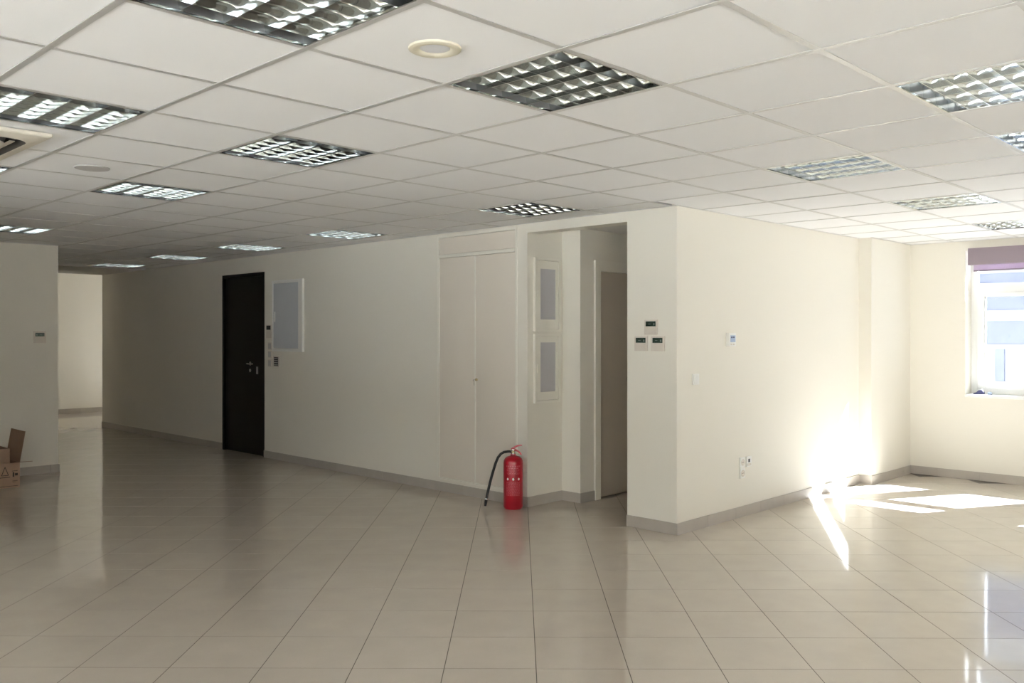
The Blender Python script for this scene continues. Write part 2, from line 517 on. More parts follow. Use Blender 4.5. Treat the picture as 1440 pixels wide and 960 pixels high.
LIGHTS = {  # grid cell -> label
    (-2, -1): 'large square louvre luminaire cut by the top edge of the photo',
    (0, -1): 'square louvre luminaire at top centre, just right of the round downlight',
    (-2, 2): 'louvre luminaire with bright curved blades beside the ceiling cassette',
    (0, 2): 'louvre luminaire left of centre, between the cassette and the top-centre luminaire',
    (0, 5): 'louvre luminaire just beyond the round grey ceiling speaker',
    (0, 10): 'far-left louvre luminaire just above the shaded left wall',
    (-2, 5): 'louvre luminaire at the left edge just beyond the ceiling cassette',
    (4, 3): 'louvre luminaire right above the alcove opening and pillar',
    (4, 7): 'small distant louvre luminaire above the wall between cupboard and black door',
    (4, 10): 'small distant louvre luminaire above the black door',
    (4, 13): 'small distant louvre luminaire just left of the one above the black door',
    (4, 16): 'farthest louvre luminaire, at the dim corridor opening',
    (2, -3): 'bright louvre luminaire at the upper right edge of the photo',
    (4, -3): 'louvre luminaire at the right edge, second below the upper right one',
    (4, -1): 'greenish louvre luminaire above the bright right wall',
    (7, -1): 'flat-looking louvre luminaire between the greenish one and the window corner',
    (10, -1): 'louvre luminaire nearest the window and its blind',
}
bm = bmesh.new(); add_box(bm, -0.2945, 0.2945, -0.2945, 0.2945, 0, 0.014)
ct_me = mesh_of('ceiling_tile', bm, M['ctile'])
stuff = bmesh.new()
ncell = 0
ctl = []
for i in range(-12, 14):
    for j in range(-12, 19):
        x0, y0 = GX + i * GP, GY + j * GP
        if (i, j) in LIGHTS: continue
        if not (inside_ceiling(x0 + 0.3, y0 + 0.3) or inside_ceiling(x0 + 0.1, y0 + 0.3) or inside_ceiling(x0 + 0.3, y0 + 0.08) or inside_ceiling(x0 + 0.55, y0 + 0.3)):
            continue
        a0, a1, b0, b1 = clip(x0, x0 + GP, y0, y0 + GP)
        if a1 - a0 < 0.03 or b1 - b0 < 0.03: continue
        vis = in_view([(a0, b0, CEIL), (a1, b0, CEIL), (a0, b1, CEIL), (a1, b1, CEIL)], 2)
        ctl.append((0 if vis else 1, math.hypot(x0, y0), a0, a1, b0, b1))
ctl.sort()
for n, (v, d, a0, a1, b0, b1) in enumerate(ctl):
    z = CEIL + 0.0022 + random.uniform(-0.0004, 0.0008)
    full = abs(a1 - a0 - GP) < 1e-6 and abs(b1 - b0 - GP) < 1e-6
    if v == 0 and n < 300:
        if full:
            o = obj('ceiling_tile', ct_me, parent=ceiling)
            o.location = ((a0 + a1) / 2, (b0 + b1) / 2, z)
            o.rotation_euler = (random.gauss(0, 0.0012), random.gauss(0, 0.0012), random.gauss(0, 0.001))
        else:
            boxes('ceiling_tile', [(a0 + 0.004, a1 - 0.004, b0 + 0.004, b1 - 0.004, z, z + 0.014)], M['ctile'], ceiling)
    else:
        add_box(stuff, a0 + 0.005, a1 - 0.005, b0 + 0.005, b1 - 0.005, z, z + 0.014)
o = obj('hidden_ceiling_tiles', stuff, M['ctile'], ceiling)
o['kind'] = 'stuff'
# T-bars: long runners along y, cross tees along x, wall angles
BW = 0.012
for i in range(-10, 13):
    x = GX + i * GP
    if XR < x < XW:
        y1 = YR if x > XB else (12.92 if x > XLE else YL)
        boxes('grid_bar', [(x - BW, x + BW, YRR, y1, CEIL - 0.0015, CEIL + 0.001), (x - 0.001, x + 0.001, YRR, y1, CEIL, CEIL + 0.03)], M['tbar'], ceiling)
for j in range(-10, 18):
    y = GY + j * GP
    if YRR < y < 12.92:
        x0 = XR if y < YL else XLE
        x1 = XW if y < YR - 0.02 else XB
        boxes('grid_bar', [(x0, x1, y - BW, y + BW, CEIL - 0.0006, CEIL + 0.0012)], M['tbar'], ceiling)
for nm, b in (('back', (XB - 0.022, XB, YR, 12.92)), ('right', (XB - 0.022, XW, YR - 0.022, YR)), ('pilaster', (XP - .02, XW, YP - 0.022, YP)),
              ('window', (XW - 0.022, XW, YRR, YP)), ('left', (XR, XLE, YL - 0.022, YL)), ('leftend', (XLE, XLE + 0.022, YL - 0.022, 12.92))):
    boxes('wall_angle', [(*b, CEIL - 0.001, CEIL + 0.002)], M['tbar'], ceiling)

# ------------------------------------------------------------------ louvre luminaires
def make_luminaire():
    root = empty('louvre_luminaire')
    H = 0.2875
    boxes('housing', [(-H, H, -H, H, 0.088, 0.09), (-H, -H + 0.002, -H, H, 0.0, 0.088), (H - 0.002, H, -H, H, 0.0, 0.088),
                      (-H, H, -H, -H + 0.002, 0.0, 0.088), (-H, H, H - 0.002, H, 0.0, 0.088)], M['housing'], root)
    R = 0.2865
    boxes('rim', [(-H, H, -H, -R + 0.005, -0.001, 0.006), (-H, H, R - 0.005, H, -0.001, 0.006),
                  (-H, -R + 0.005, -R, R, -0.001, 0.006), (R - 0.005, H, -R, R, -0.001, 0.006)], M['alu'], root)
    W = 0.141
    for k in range(4):
        x = (k - 1.5) * W
        bm = bmesh.new(); add_lathe(bm, [(0.013, -0.262), (0.013, 0.262)], 12, (x, 0, 0.064), 'y')
        t = obj('tube', bm, M['tube'], root, True)
        for y0, y1 in ((-0.28, -0.262), (0.262, 0.28)):
            bm = bmesh.new(); add_lathe(bm, [(0.0135, y0), (0.0135, y1)], 12, (x, 0, 0.064), 'y')
            obj('end_cap', bm, M['cap'], t, True)
    prof = [(0.0009, 0.002), (0.0016, 0.012), (0.0032, 0.022), (0.0055, 0.032), (0.0085, 0.042), (0.0125, 0.052)]
    for k in range(-2, 3):
        x = k * W
        if abs(k) == 2:
            s = -1 if k > 0 else 1
            pts = [(k / 2 * 0.284, 0.002)] + [(k / 2 * 0.284 + s * w, z) for w, z in prof] + [(k / 2 * 0.284, 0.052)]
        else:
            pts = [(x + w, z) for w, z in prof] + [(x - w, z) for w, z in reversed(prof)]
        bm = bmesh.new(); add_prism(bm, pts, 'y', -0.285, 0.285)
        obj('reflector', bm, M['alu'], root, True)
    bp = [(0.0008, 0.002), (0.0010, 0.012), (0.0017, 0.022), (0.0034, 0.031), (0.0072, 0.039), (0.0122, 0.045)]
    for k in range(6):
        y = (k - 2.5) * 0.0815
        pts = [(y + w, z) for w, z in bp] + [(y - w, z) for w, z in reversed(bp)]
        bm = bmesh.new(); add_prism(bm, pts, 'x', -0.284, 0.284)
        obj('blade', bm, M['alu'], root, True)
    return root
proto = make_luminaire()
for n, ((i, j), lab) in enumerate(LIGHTS.items()):
    o = proto if n == 0 else copy_tree(proto)
    o.location = (GX + (i + 0.5) * GP, GY + (j + 0.5) * GP, CEIL)
    tag(o, lab, 'ceiling light', 'recessed louvre luminaires in the ceiling')

# ------------------------------------------------------------------ ceiling downlight, speaker, cassette
c = (GX - 0.5 * GP, GY - 0.5 * GP, CEIL + 0.0018)
t = empty('ceiling_downlight', c)
bm = bmesh.new(); add_lathe(bm, [(0.088, 0.0), (0.087, -0.006), (0.078, -0.010), (0.058, -0.008), (0.050, 0.0), (0.05, 0.004)], 48)
obj('ring', bm, M['cream'], t, True)
bm = bmesh.new(); add_lathe(bm, [(0.0, -0.003), (0.035, -0.0035), (0.050, -0.0015), (0.050, 0.001)], 40)
obj('lens', bm, M['lens'], t, True)
tag(t, 'round yellowed downlight with pale lens in a tile at top centre', 'downlight')
c = (GX - 0.5 * GP + 0.01, GY + 4.5 * GP, CEIL + 0.0018)
t = empty('ceiling_speaker', c)
bm = bmesh.new(); add_lathe(bm, [(0.094, 0.0), (0.094, -0.004), (0.090, -0.007), (0.084, -0.006)], 48)
obj('rim', bm, M['greypl'], t, True)
bm = bmesh.new(); add_lathe(bm, [(0.0, -0.007), (0.05, -0.0068), (0.084, -0.006), (0.084, 0.0)], 40)
obj('grille', bm, M['greypl'], t, True)
tag(t, 'round flat grey speaker grille in a ceiling tile at left', 'speaker')

t = empty('ceiling_cassette', (1.005, 4.935, CEIL))
def rrect(h, r, n=8):
    pts = []
    for cx, cy, a0 in ((h - r, h - r, 0), (-h + r, h - r, 90), (-h + r, -h + r, 180), (h - r, -h + r, 270)):
        for k in range(n + 1):
            a = math.radians(a0 + 90 * k / n)
            pts.append((cx + r * math.cos(a), cy + r * math.sin(a)))
    return pts
def add_ring(bm, po, pi, zo, zi):
    a = [bm.verts.new((*p, zo)) for p in po]; b = [bm.verts.new((*p, zi)) for p in pi]
    n = len(a)
    for k in range(n):
        bm.faces.new((a[k], a[(k + 1) % n], b[(k + 1) % n], b[k]))
def ring_stack(bm, lv):
    for (h0, r0, z0), (h1, r1, z1) in zip(lv, lv[1:]):
        add_ring(bm, rrect(h0, r0), rrect(h1, r1), z0, z1)
bm = bmesh.new(); ring_stack(bm, [(0.462, 0.012, -0.001), (0.462, 0.012, -0.014), (0.455, 0.015, -0.020), (0.395, 0.10, -0.034), (0.390, 0.10, -0.034)])
obj('panel', bm, M['acpanel'], t, True)
bm = bmesh.new(); ring_stack(bm, [(0.390, 0.10, -0.034), (0.372, 0.10, -0.004), (0.320, 0.08, -0.004), (0.312, 0.075, -0.034)])
obj('air_slot', bm, M['dark'], t)
bm = bmesh.new(); ring_stack(bm, [(0.312, 0.075, -0.034), (0.312, 0.075, -0.040), (0.306, 0.07, -0.042), (0.30, 0.06, -0.042)])
bm.faces.new([bm.verts.new((*p, -0.042)) for p in rrect(0.30, 0.06)])
inner = obj('intake_panel', bm, M['acpanel'], t, True)
for k in range(9):
    y = (k - 4) * 0.05
    boxes('intake_slat', [(-0.24, 0.24, y - 0.006, y + 0.006, -0.046, -0.0425)], M['acpanel'], inner)
for s in (-1, 1):
    boxes('flap', [(-0.25, 0.25, s * 0.347 - 0.012, s * 0.347 + 0.012, -0.020, -0.017)], M['beigepl'], t)
    boxes('flap', [(s * 0.347 - 0.012, s * 0.347 + 0.012, -0.25, 0.25, -0.020, -0.017)], M['beigepl'], t)
tag(t, 'ivory air-conditioning cassette panel cut by the left edge of the photo', 'air conditioner')

# ------------------------------------------------------------------ doors
d1 = boxes('door_1', [(XB + 0.002, XB + 0.13, DOOR[0], DOOR[0] + 0.045, 0, DOOR[3]), (XB + 0.002, XB + 0.13, DOOR[1] - 0.045, DOOR[1], 0, DOOR[3]),
                      (XB + 0.002, XB + 0.13, DOOR[0] + 0.045, DOOR[1] - 0.045, DOOR[3] - 0.045, DOOR[3])], M['black'])
tag(d1, 'tall plain black door with chrome lever in the back wall', 'door', kind='structure')
boxes('leaf', [(XB + 0.022, XB + 0.065, DOOR[0] + 0.047, DOOR[1] - 0.047, 0.006, DOOR[3] - 0.047)], M['black'], d1, 0.002)
bm = bmesh.new(); add_lathe(bm, [(0.0, -0.01), (0.024, -0.009), (0.025, 0.0)], 20, (XB + 0.022, 9.92, 1.115), 'x')
h = obj('handle_rosette', bm, M['chrome'], d1, True)
bm = bmesh.new(); add_tube(bm, [(XB + 0.015, 9.92, 1.115), (XB - 0.03, 9.92, 1.115), (XB - 0.038, 9.91, 1.115), (XB - 0.040, 9.87, 1.113), (XB - 0.036, 9.79, 1.112), (XB - 0.025, 9.775, 1.115)], 0.009)
obj('lever', bm, M['chrome'], h, True)
bm = bmesh.new(); add_lathe(bm, [(0.0, -0.012), (0.008, -0.012), (0.010, -0.008), (0.022, -0.006), (0.023, 0.0)], 20, (XB + 0.022, 9.93, 1.03), 'x')
obj('lock_cylinder', bm, M['chrome'], d1, True)
boxes('strike_plate', [(XB + 0.018, XB + 0.023, 9.745, 9.785, 0.99, 1.08)], M['gasket'], d1)

d2 = boxes('door_2', [(D2[0] - 0.03, D2[0] + 0.045, DY - 0.02, DY + 0.11, 0, D2[3] + 0.035), (D2[1] - 0.045, D2[1] + 0.03, DY - 0.02, DY + 0.11, 0, D2[3] + 0.035),
                      (D2[0] + 0.045, D2[1] - 0.045, DY - 0.02, DY + 0.11, D2[3] - 0.06, D2[3] + 0.035)], M['trim'])
tag(d2, 'taupe inner door in cream frame half hidden behind the pillar', 'door', kind='structure')
boxes('leaf', [(D2[0] + 0.047, D2[1] - 0.047, DY + 0.012, DY + 0.05, 0.012, D2[3] - 0.062)], M['doorleaf'], d2)
bm = bmesh.new(); add_lathe(bm, [(0.0, -0.01), (0.024, -0.009), (0.025, 0.0)], 20, (6.655, DY + 0.012, 1.06), 'y')
h = obj('handle_rosette', bm, M['chrome'], d2, True)
bm = bmesh.new(); add_tube(bm, [(6.655, DY + 0.01, 1.06), (6.655, DY - 0.04, 1.06), (6.645, DY - 0.05, 1.06), (6.58, DY - 0.05, 1.06)], 0.009)
obj('lever', bm, M['chrome'], h, True)

# ------------------------------------------------------------------ built-in cupboard
cy0, cy1, cz0, cz1 = CUP
t = empty('built_in_cupboard', (XB, (cy0 + cy1) / 2, 0))
def P(lst, name, m, parent, bevel=0.0):     # world boxes -> children of an Empty placed at its base
    o = boxes(name, lst, m, parent, bevel)
    o.matrix_parent_inverse = Matrix.Translation(-parent.location) if parent.type == 'EMPTY' else Matrix.Identity(4)
    return o
P([(XB + 0.02, XB + 0.35, cy0 + 0.01, cy1 - 0.01, cz0 + 0.01, cz1 - 0.01)], 'carcass', M['cupboard'], t)
fw = 0.022
P([(XB - 0.006, XB + 0.03, cy0, cy0 + fw, cz0, cz1), (XB - 0.006, XB + 0.03, cy1 - fw, cy1, cz0, cz1),
   (XB - 0.006, XB + 0.03, cy0 + fw, cy1 - fw, cz0, cz0 + fw), (XB - 0.006, XB + 0.03, cy0 + fw, cy1 - fw, cz1 - fw, cz1),
   (XB - 0.009, XB + 0.03, cy0 + fw, cy1 - fw, 2.192, 2.222)], 'frame', M['trim'], t, 0.002)
ym = 5.868
P([(XB + 0.001, XB + 0.02, ym + 0.002, cy1 - fw - 0.003, cz0 + fw + 0.003, 2.189)], 'door', M['cupboard'], t, 0.0015)
rd = P([(XB + 0.001, XB + 0.02, cy0 + fw + 0.003, ym - 0.002, cz0 + fw + 0.003, 2.189)], 'door', M['cupboard'], t, 0.0015)
P([(XB - 0.004, XB + 0.002, ym - 0.008, ym + 0.008, cz0 + fw + 0.003, 2.189)], 'cover_strip', M['trim'], t, 0.001)
P([(XB + 0.001, XB + 0.02, cy0 + fw + 0.003, cy1 - fw - 0.003, 2.225, cz1 - fw - 0.003)], 'upper_panel', M['cupboard'], t, 0.0015)
bm = bmesh.new(); add_lathe(bm, [(0.0, -0.016), (0.008, -0.016), (0.012, -0.012), (0.013, 0.001)], 16, (XB, ym - 0.022, 1.065), 'x')
lk = obj('lock', bm, M['brass'], t, True); lk.matrix_parent_inverse = Matrix.Translation(-t.location)
bm = bmesh.new(); add_box(bm, XB - 0.04, XB - 0.015, ym - 0.023, ym - 0.021, 1.062, 1.068); add_lathe(bm, [(0.009, -0.001), (0.009, 0.001)], 14, (XB - 0.042, ym - 0.022, 1.060), 'y')
add_box(bm, XB - 0.036, XB - 0.033, ym - 0.026, ym - 0.018, 1.015, 1.058)
obj('key', bm, M['chrome'], lk)
tag(t, 'flush built-in cream cupboard with two tall doors and small brass lock', 'cupboard')

# ------------------------------------------------------------------ meter hatches in the alcove
for x0, x1, z0, z1, g, lab in ((5.572, 5.902, 1.500, 2.140, (2.045, 1.605), 'upper cream meter hatch with grey pane on the alcove wall'),
                            (5.572, 5.902, 0.880, 1.478, (1.405, 0.975), 'lower cream meter hatch with grey pane on the alcove wall')):
    t = empty('meter_hatch', ((x0 + x1) / 2, NY, z0))
    f = 0.022
    P([(x0, x0 + f, NY - 0.024, NY, z0, z1), (x1 - f, x1, NY - 0.024, NY, z0, z1), (x0 + f, x1 - f, NY - 0.024, NY, z0, z0 + f), (x0 + f, x1 - f, NY - 0.024, NY, z1 - f, z1)], 'frame', M['trim'], t, 0.002)
    px0, px1, pz0, pz1 = 5.645, 5.845, g[1], g[0]
    q = f + 0.004
    d = P([(x0 + q, px0, NY - 0.020, NY - 0.004, z0 + q, z1 - q), (px1, x1 - q, NY - 0.020, NY - 0.004, z0 + q, z1 - q),
           (px0, px1, NY - 0.020, NY - 0.004, z0 + q, pz0), (px0, px1, NY - 0.020, NY - 0.004, pz1, z1 - q)], 'door', M['trim'], t)
    o = P([(px0, px1, NY - 0.013, NY - 0.009, pz0, pz1)], 'pane', M['meterglass'], t)
    bm = bmesh.new(); add_box(bm, x0 + q + 0.006, x0 + q + 0.014, NY - 0.028, NY - 0.019, (z0 + z1) / 2 - 0.035, (z0 + z1) / 2 + 0.035, 0.002)
    o = obj('latch', bm, M['trim'], t, True); o.matrix_parent_inverse = Matrix.Translation(-t.location)
    tag(t, lab, 'meter hatch', 'meter hatches in the alcove')

# ------------------------------------------------------------------ electrical panel beside the black door
t = empty('electrical_panel', (XB, 9.02, 1.275))
y0, y1, z0, z1 = 8.69, 9.345, 1.275, 2.105
P([(XB - 0.028, XB, y0, y0 + 0.085, z0, z1), (XB - 0.028, XB, y1 - 0.022, y1, z0, z1),
   (XB - 0.028, XB, y0 + 0.085, y1 - 0.022, z0, z0 + 0.03), (XB - 0.028, XB, y0 + 0.085, y1 - 0.022, z1 - 0.03, z1)], 'frame', M['white'], t, 0.003)
d = P([(XB - 0.022, XB - 0.006, y0 + 0.09, y1 - 0.027, z0 + 0.035, z1 - 0.035)], 'door', M['panelgrey'], t, 0.002)
d['label'] = 'cool grey flush panel door'
P([(XB - 0.030, XB - 0.021, y1 - 0.07, y1 - 0.052, 1.62, 1.74)], 'latch', M['white'], t, 0.002)
tag(t, 'white framed electrical panel with cool grey door, right of the black door', 'electrical panel')

# ------------------------------------------------------------------ small wall fittings
def plate(name, lab, cat, wall, u, z, w, h, parts, dep=0.014, m='white', group=None, bevel=0.0025):
    """wall 'x': on a plane of constant x facing -x (u = y); wall 'y': constant y facing -y (u = x).
    parts: (name, material, du0, du1, dz0, dz1, front depth) relative to the centre"""
    ax, c = wall
    t = empty(name, (c, u, z - h / 2) if ax == 'x' else (u, c, z - h / 2))
    def B(nm, mm, a0, a1, b0, b1, d0, d1, bv):
        r = (c - d1, c - d0, u + a0, u + a1, z + b0, z + b1) if ax == 'x' else (u + a0, u + a1, c - d1, c - d0, z + b0, z + b1)
        return P([r], nm, M[mm], t, bv)
    B('body', m, -w / 2, w / 2, -h / 2, h / 2, 0, dep, bevel)
    for nm, mm, a0, a1, b0, b1, d1 in parts:
        B(nm, mm, a0, a1, b0, b1, dep - 0.001, dep + d1, 0.0)
    tag(t, lab, cat, group)
    return t
def thermostat_parts(f=1):
    # mirrored on x-walls: +u is towards the left of the picture
    return [('display', 'lcd', -0.045 , 0.045, 0.006, 0.044, 0.001), ('flap', 'beigepl', -0.052, 0.052, -0.052, -0.002, 0.004),
            ('digit_segment', 'digits', -0.030 * f - 0.006, -0.030 * f + 0.006, 0.014, 0.030, 0.0018), ('digit_segment', 'digits', 0.0, 0.022, 0.022, 0.026, 0.0018)]
plate('controller', 'topmost of three wall controllers stacked on the pillar', 'controller', ('x', XB), 3.924, 1.530, 0.118, 0.112, thermostat_parts(), m='beigepl', group='controllers on the pillar')
plate('controller', 'lower left of the three wall controllers on the pillar', 'controller', ('x', XB), 4.016, 1.406, 0.118, 0.112, thermostat_parts(), m='beigepl', group='controllers on the pillar')
plate('controller', 'lower right of the three wall controllers on the pillar', 'controller', ('x', XB), 3.862, 1.406, 0.118, 0.112, thermostat_parts(), m='beigepl', group='controllers on the pillar')
plate('controller', 'grey controller with dark display on the shaded left wall', 'controller', ('y', YL), 3.184, 1.447, 0.120, 0.125, thermostat_parts(), m='beigepl')
plate('room_thermostat', 'small white thermostat with pale blue display on the bright right wall', 'thermostat', ('y', YR), 6.235, 1.434, 0.105, 0.105,
      [('display', 'lcdblue', -0.034, 0.040, -0.020, 0.034, 0.002), ('digit_segment', 'navy', -0.026, -0.006, 0.012, 0.024, 0.0026), ('digit_segment', 'navy', 0.0, 0.026, 0.014, 0.024, 0.0026),
       ('button', 'beigepl', -0.030, -0.010, -0.042, -0.032, 0.003), ('button', 'beigepl', 0.010, 0.030, -0.042, -0.032, 0.003)], dep=0.03)
plate('light_switch', 'single white rocker switch on the bright wall near the pillar corner', 'switch', ('y', YR), 5.745, 1.137, 0.082, 0.082,
      [('rocker', 'white', -0.028, 0.028, -0.030, 0.030, 0.006)], dep=0.010)
def socket(lab, x, z):
    t = plate('wall_socket', lab, 'socket', ('y', YR), x, z, 0.078, 0.082, [], dep=0.010, group='sockets low on the bright wall')
    bm = bmesh.new(); add_lathe(bm, [(0.0, -0.0112), (0.020, -0.0112), (0.022, -0.014), (0.026, -0.014), (0.027, -0.010)], 24, (x, YR, z), 'y')
    o = obj('socket_well', bm, M['beigepl'], t, True); o.matrix_parent_inverse = Matrix.Translation(-t.location)
    bm = bmesh.new()
    for s in (-1, 1): add_lathe(bm, [(0.0035, -0.0125), (0.0035, -0.011)], 10, (x + s * 0.0095, YR, z), 'y')
    w = obj('pin_holes', bm, M['dark'], t); w.matrix_parent_inverse = Matrix.Translation(-t.location)
socket('upper wall socket of the low pair on the bright wall', 6.428, 0.440)
socket('lower wall socket of the low pair on the bright wall', 6.428, 0.352)
plate('data_outlet', 'white data outlet with black port beside the upper wall socket', 'outlet', ('y', YR), 6.528, 0.437, 0.080, 0.082,
      [('port', 'dark', -0.014, 0.014, -0.006, 0.022, 0.001), ('shutter', 'beigepl', -0.03, 0.03, -0.034, -0.014, 0.002)], dep=0.010)
plate('card_reader', 'small card reader with black top between black door and grey panel', 'card reader', ('x', XB), 9.440, 1.508, 0.115, 0.160,
      [('sensor_window', 'dark', -0.045, 0.045, 0.020, 0.070, 0.003)], m='beigepl')
for k, (z, w_) in enumerate(((1.335, 'top'), (1.235, 'middle'), (1.133, 'bottom'))):
    plate('rocker_switch', w_ + ' grey rocker switch of the column beside the black door', 'switch', ('x', XB), 9.420, z, 0.085, 0.088,
          [('rocker', 'greypl', -0.030, 0.030, -0.032, 0.032, 0.005)], dep=0.010, m='beigepl', group='switch column beside the black door')
plate('keypad', 'dark slatted keypad below the grey electrical panel', 'keypad', ('x', XB), 9.272, 1.155, 0.118, 0.125,
      [('key_panel', 'dark', -0.046, 0.046, -0.050, 0.050, 0.001)] + [('key_row', 'greypl', -0.040, 0.040, -0.042 + k * 0.024, -0.034 + k * 0.024, 0.003) for k in range(4)], m='beigepl')

# ------------------------------------------------------------------ fire extinguisher
EX, EY = 5.375, 5.262
t = empty('fire_extinguisher', (EX, EY, 0))
bm = bmesh.new()
add_lathe(bm, [(0.0, 0.006), (0.060, 0.006), (0.066, 0.0), (0.074, 0.0), (0.078, 0.008), (0.0835, 0.02), (0.0835, 0.385), (0.081, 0.405), (0.072, 0.424), (0.055, 0.438), (0.030, 0.446), (0.022, 0.450), (0.022, 0.462), (0.0, 0.462)], 40)
obj('cylinder', bm, M['red'], t, True)
bm = bmesh.new(); add_lathe(bm, [(0.019, 0.460), (0.019, 0.468), (0.014, 0.470), (0.014, 0.490), (0.017, 0.492), (0.017, 0.502), (0.0, 0.502)], 20)
valve = obj('valve', bm, M['chrome'], t, True)
# camera-right direction at the extinguisher, so hose left / handles right as seen
rt = Vector((SN, -CS, 0))
bm = bmesh.new(); add_lathe(bm, [(0.0, 0.0), (0.012, 0.0), (0.012, 0.006), (0.0, 0.006)], 14)
g = obj('pressure_gauge', bm, M['brass'], valve, True)
g.location = (-0.014, -0.012, 0.478); g.rotation_euler = (0, math.radians(-70), math.radians(40))
def flat_strip(bm, pts, w, th0, th1=None):
    """bent strip of sheet metal: pts = (along rt, z)"""
    side = Vector((-rt.y, rt.x, 0))
    rows = []
    for n, (s, z) in enumerate(pts):
        a = pts[max(n - 1, 0)]; b = pts[min(n + 1, len(pts) - 1)]
        tg = Vector((b[0] - a[0], b[1] - a[1])).normalized()
        nx, nz = -tg.y, tg.x
        th = th0 + ((th1 or th0) - th0) * n / (len(pts) - 1)
        row = []
        for q, e in ((-1, -1), (1, -1), (1, 1), (-1, 1)):
            p = rt * (s + nx * e * th / 2) + side * (q * w / 2); p.z = z + nz * e * th / 2
            row.append(bm.verts.new(p))
        rows.append(row)
    for a, b in zip(rows, rows[1:]):
        for k in range(4): bm.faces.new((a[k], a[(k + 1) % 4], b[(k + 1) % 4], b[k]))
    bm.faces.new(rows[0]); bm.faces.new(list(reversed(rows[-1])))
bm = bmesh.new(); flat_strip(bm, [(-0.012, 0.496), (0.0, 0.508), (0.015, 0.520), (0.035, 0.530), (0.058, 0.534), (0.075, 0.535)], 0.024, 0.024, 0.006)
obj('squeeze_lever', bm, M['red'], valve, True)
bm = bmesh.new(); flat_strip(bm, [(0.005, 0.496), (0.025, 0.492), (0.045, 0.482), (0.060, 0.468), (0.070, 0.452)], 0.024, 0.018, 0.009)
obj('carry_handle', bm, M['red'], valve, True)
bm = bmesh.new()
hp = [(-0.010, 0.478), (-0.035, 0.482), (-0.065, 0.478), (-0.092, 0.462), (-0.115, 0.432), (-0.135, 0.385), (-0.155, 0.32), (-0.175, 0.25), (-0.192, 0.18), (-0.206, 0.12), (-0.214, 0.075)]
add_tube(bm, [rt * s + Vector((-0.02 if s < -0.05 else 0, 0, z)) for s, z in hp], 0.0115, 12)
hose = obj('hose', bm, M['rubber'], t, True)
bm = bmesh.new()
add_tube(bm, [rt * s + Vector((-0.02, 0, z)) for s, z in [(-0.2125, 0.082), (-0.218, 0.055), (-0.222, 0.030), (-0.223, 0.022)]], 0.012, 12, [0.013, 0.0135, 0.011, 0.010])
obj('nozzle', bm, M['rubber'], hose, True)
bm = bmesh.new()
add_tube(bm, [rt * s + Vector((-0.02, 0, z)) for s, z in [(-0.2105, 0.088), (-0.2135, 0.076)]], 0.0138, 12)
obj('hose_clamp', bm, M['chrome'], hose, True)
# printed label: illegible lines and three pictograms bent round the cylinder
face = math.atan2(-EY, -EX)
def print_patch(bm, a0, a1, z0, z1, r=0.0842):
    n = max(2, int(abs(a1 - a0) / 0.12) + 1)
    lo, hi = [], []
    for k in range(n + 1):
        a = a0 + (a1 - a0) * k / n
        lo.append(bm.verts.new((r * math.cos(a), r * math.sin(a), z0))); hi.append(bm.verts.new((r * math.cos(a), r * math.sin(a), z1)))
    for k in range(n): bm.faces.new((lo[k], lo[k + 1], hi[k + 1], hi[k]))
bm = bmesh.new()
rnd = random.Random(3)
z = 0.372
for row, (hgt, full) in enumerate([(0.012, 0.75), (0.008, 0.6), (0.004, 0.7), (0.004, 0.7), (0.004, 0.5), (0.004, 0.7), (0.004, 0.6)] + [(0.0035, 0.75)] * 15):
    if row == 7: z -= 0.055
    a = -full
    while a < full:
        w_ = rnd.uniform(0.08, 0.26)
        print_patch(bm, face + a, face + min(a + w_, full), z - hgt, z)
        a += w_ + 0.06
    z -= hgt + (0.006 if row < 7 else 0.0045)
obj('label_lines', bm, M['print_'], t)
for a in (-0.58, 0.0, 0.58):
    bm = bmesh.new()
    vs_ = []
    for k in range(14):
        u = 2 * math.pi * k / 14
        aa, zz = face + a + 0.105 * math.cos(u), 0.258 + 0.0105 * math.sin(u)
        vs_.append(bm.verts.new((0.0845 * math.cos(aa), 0.0845 * math.sin(aa), zz)))
    bm.faces.new(vs_)
    obj('pictogram', bm, M['printw'], t)
tag(t, 'red fire extinguisher with black hose standing at the alcove corner', 'fire extinguisher')

# ------------------------------------------------------------------ cartons by the left wall
def carton(name, x0, x1, y0, y1, z0, z1, m, lab, flaps=(), th=0.005):
    t = empty(name, ((x0 + x1) / 2, (y0 + y1) / 2, z0))
    P([(x0, x1, y0, y0 + th, z0, z1), (x0, x1, y1 - th, y1, z0, z1), (x0, x0 + th, y0 + th, y1 - th, z0, z1), (x1 - th, x1, y0 + th, y1 - th, z0, z1),
       (x0 + th, x1 - th, y0 + th, y1 - th, z0, z0 + th)], 'body', m, t)
    for pts in flaps:
        q = [Vector(p) for p in pts]
        n = (q[1] - q[0]).cross(q[2] - q[0]).normalized() * th * 0.8
        bm = bmesh.new()
        a = [bm.verts.new(p) for p in q]; b = [bm.verts.new(p + n) for p in q]
        bm.faces.new(a); bm.faces.new(list(reversed(b)))
        for k in range(4): bm.faces.new((a[k], b[k], b[(k + 1) % 4], a[(k + 1) % 4]))
        o = obj('flap', bm, m, t); o.matrix_parent_inverse = Matrix.Translation(-t.location)
    tag(t, lab, 'carton')
    return t
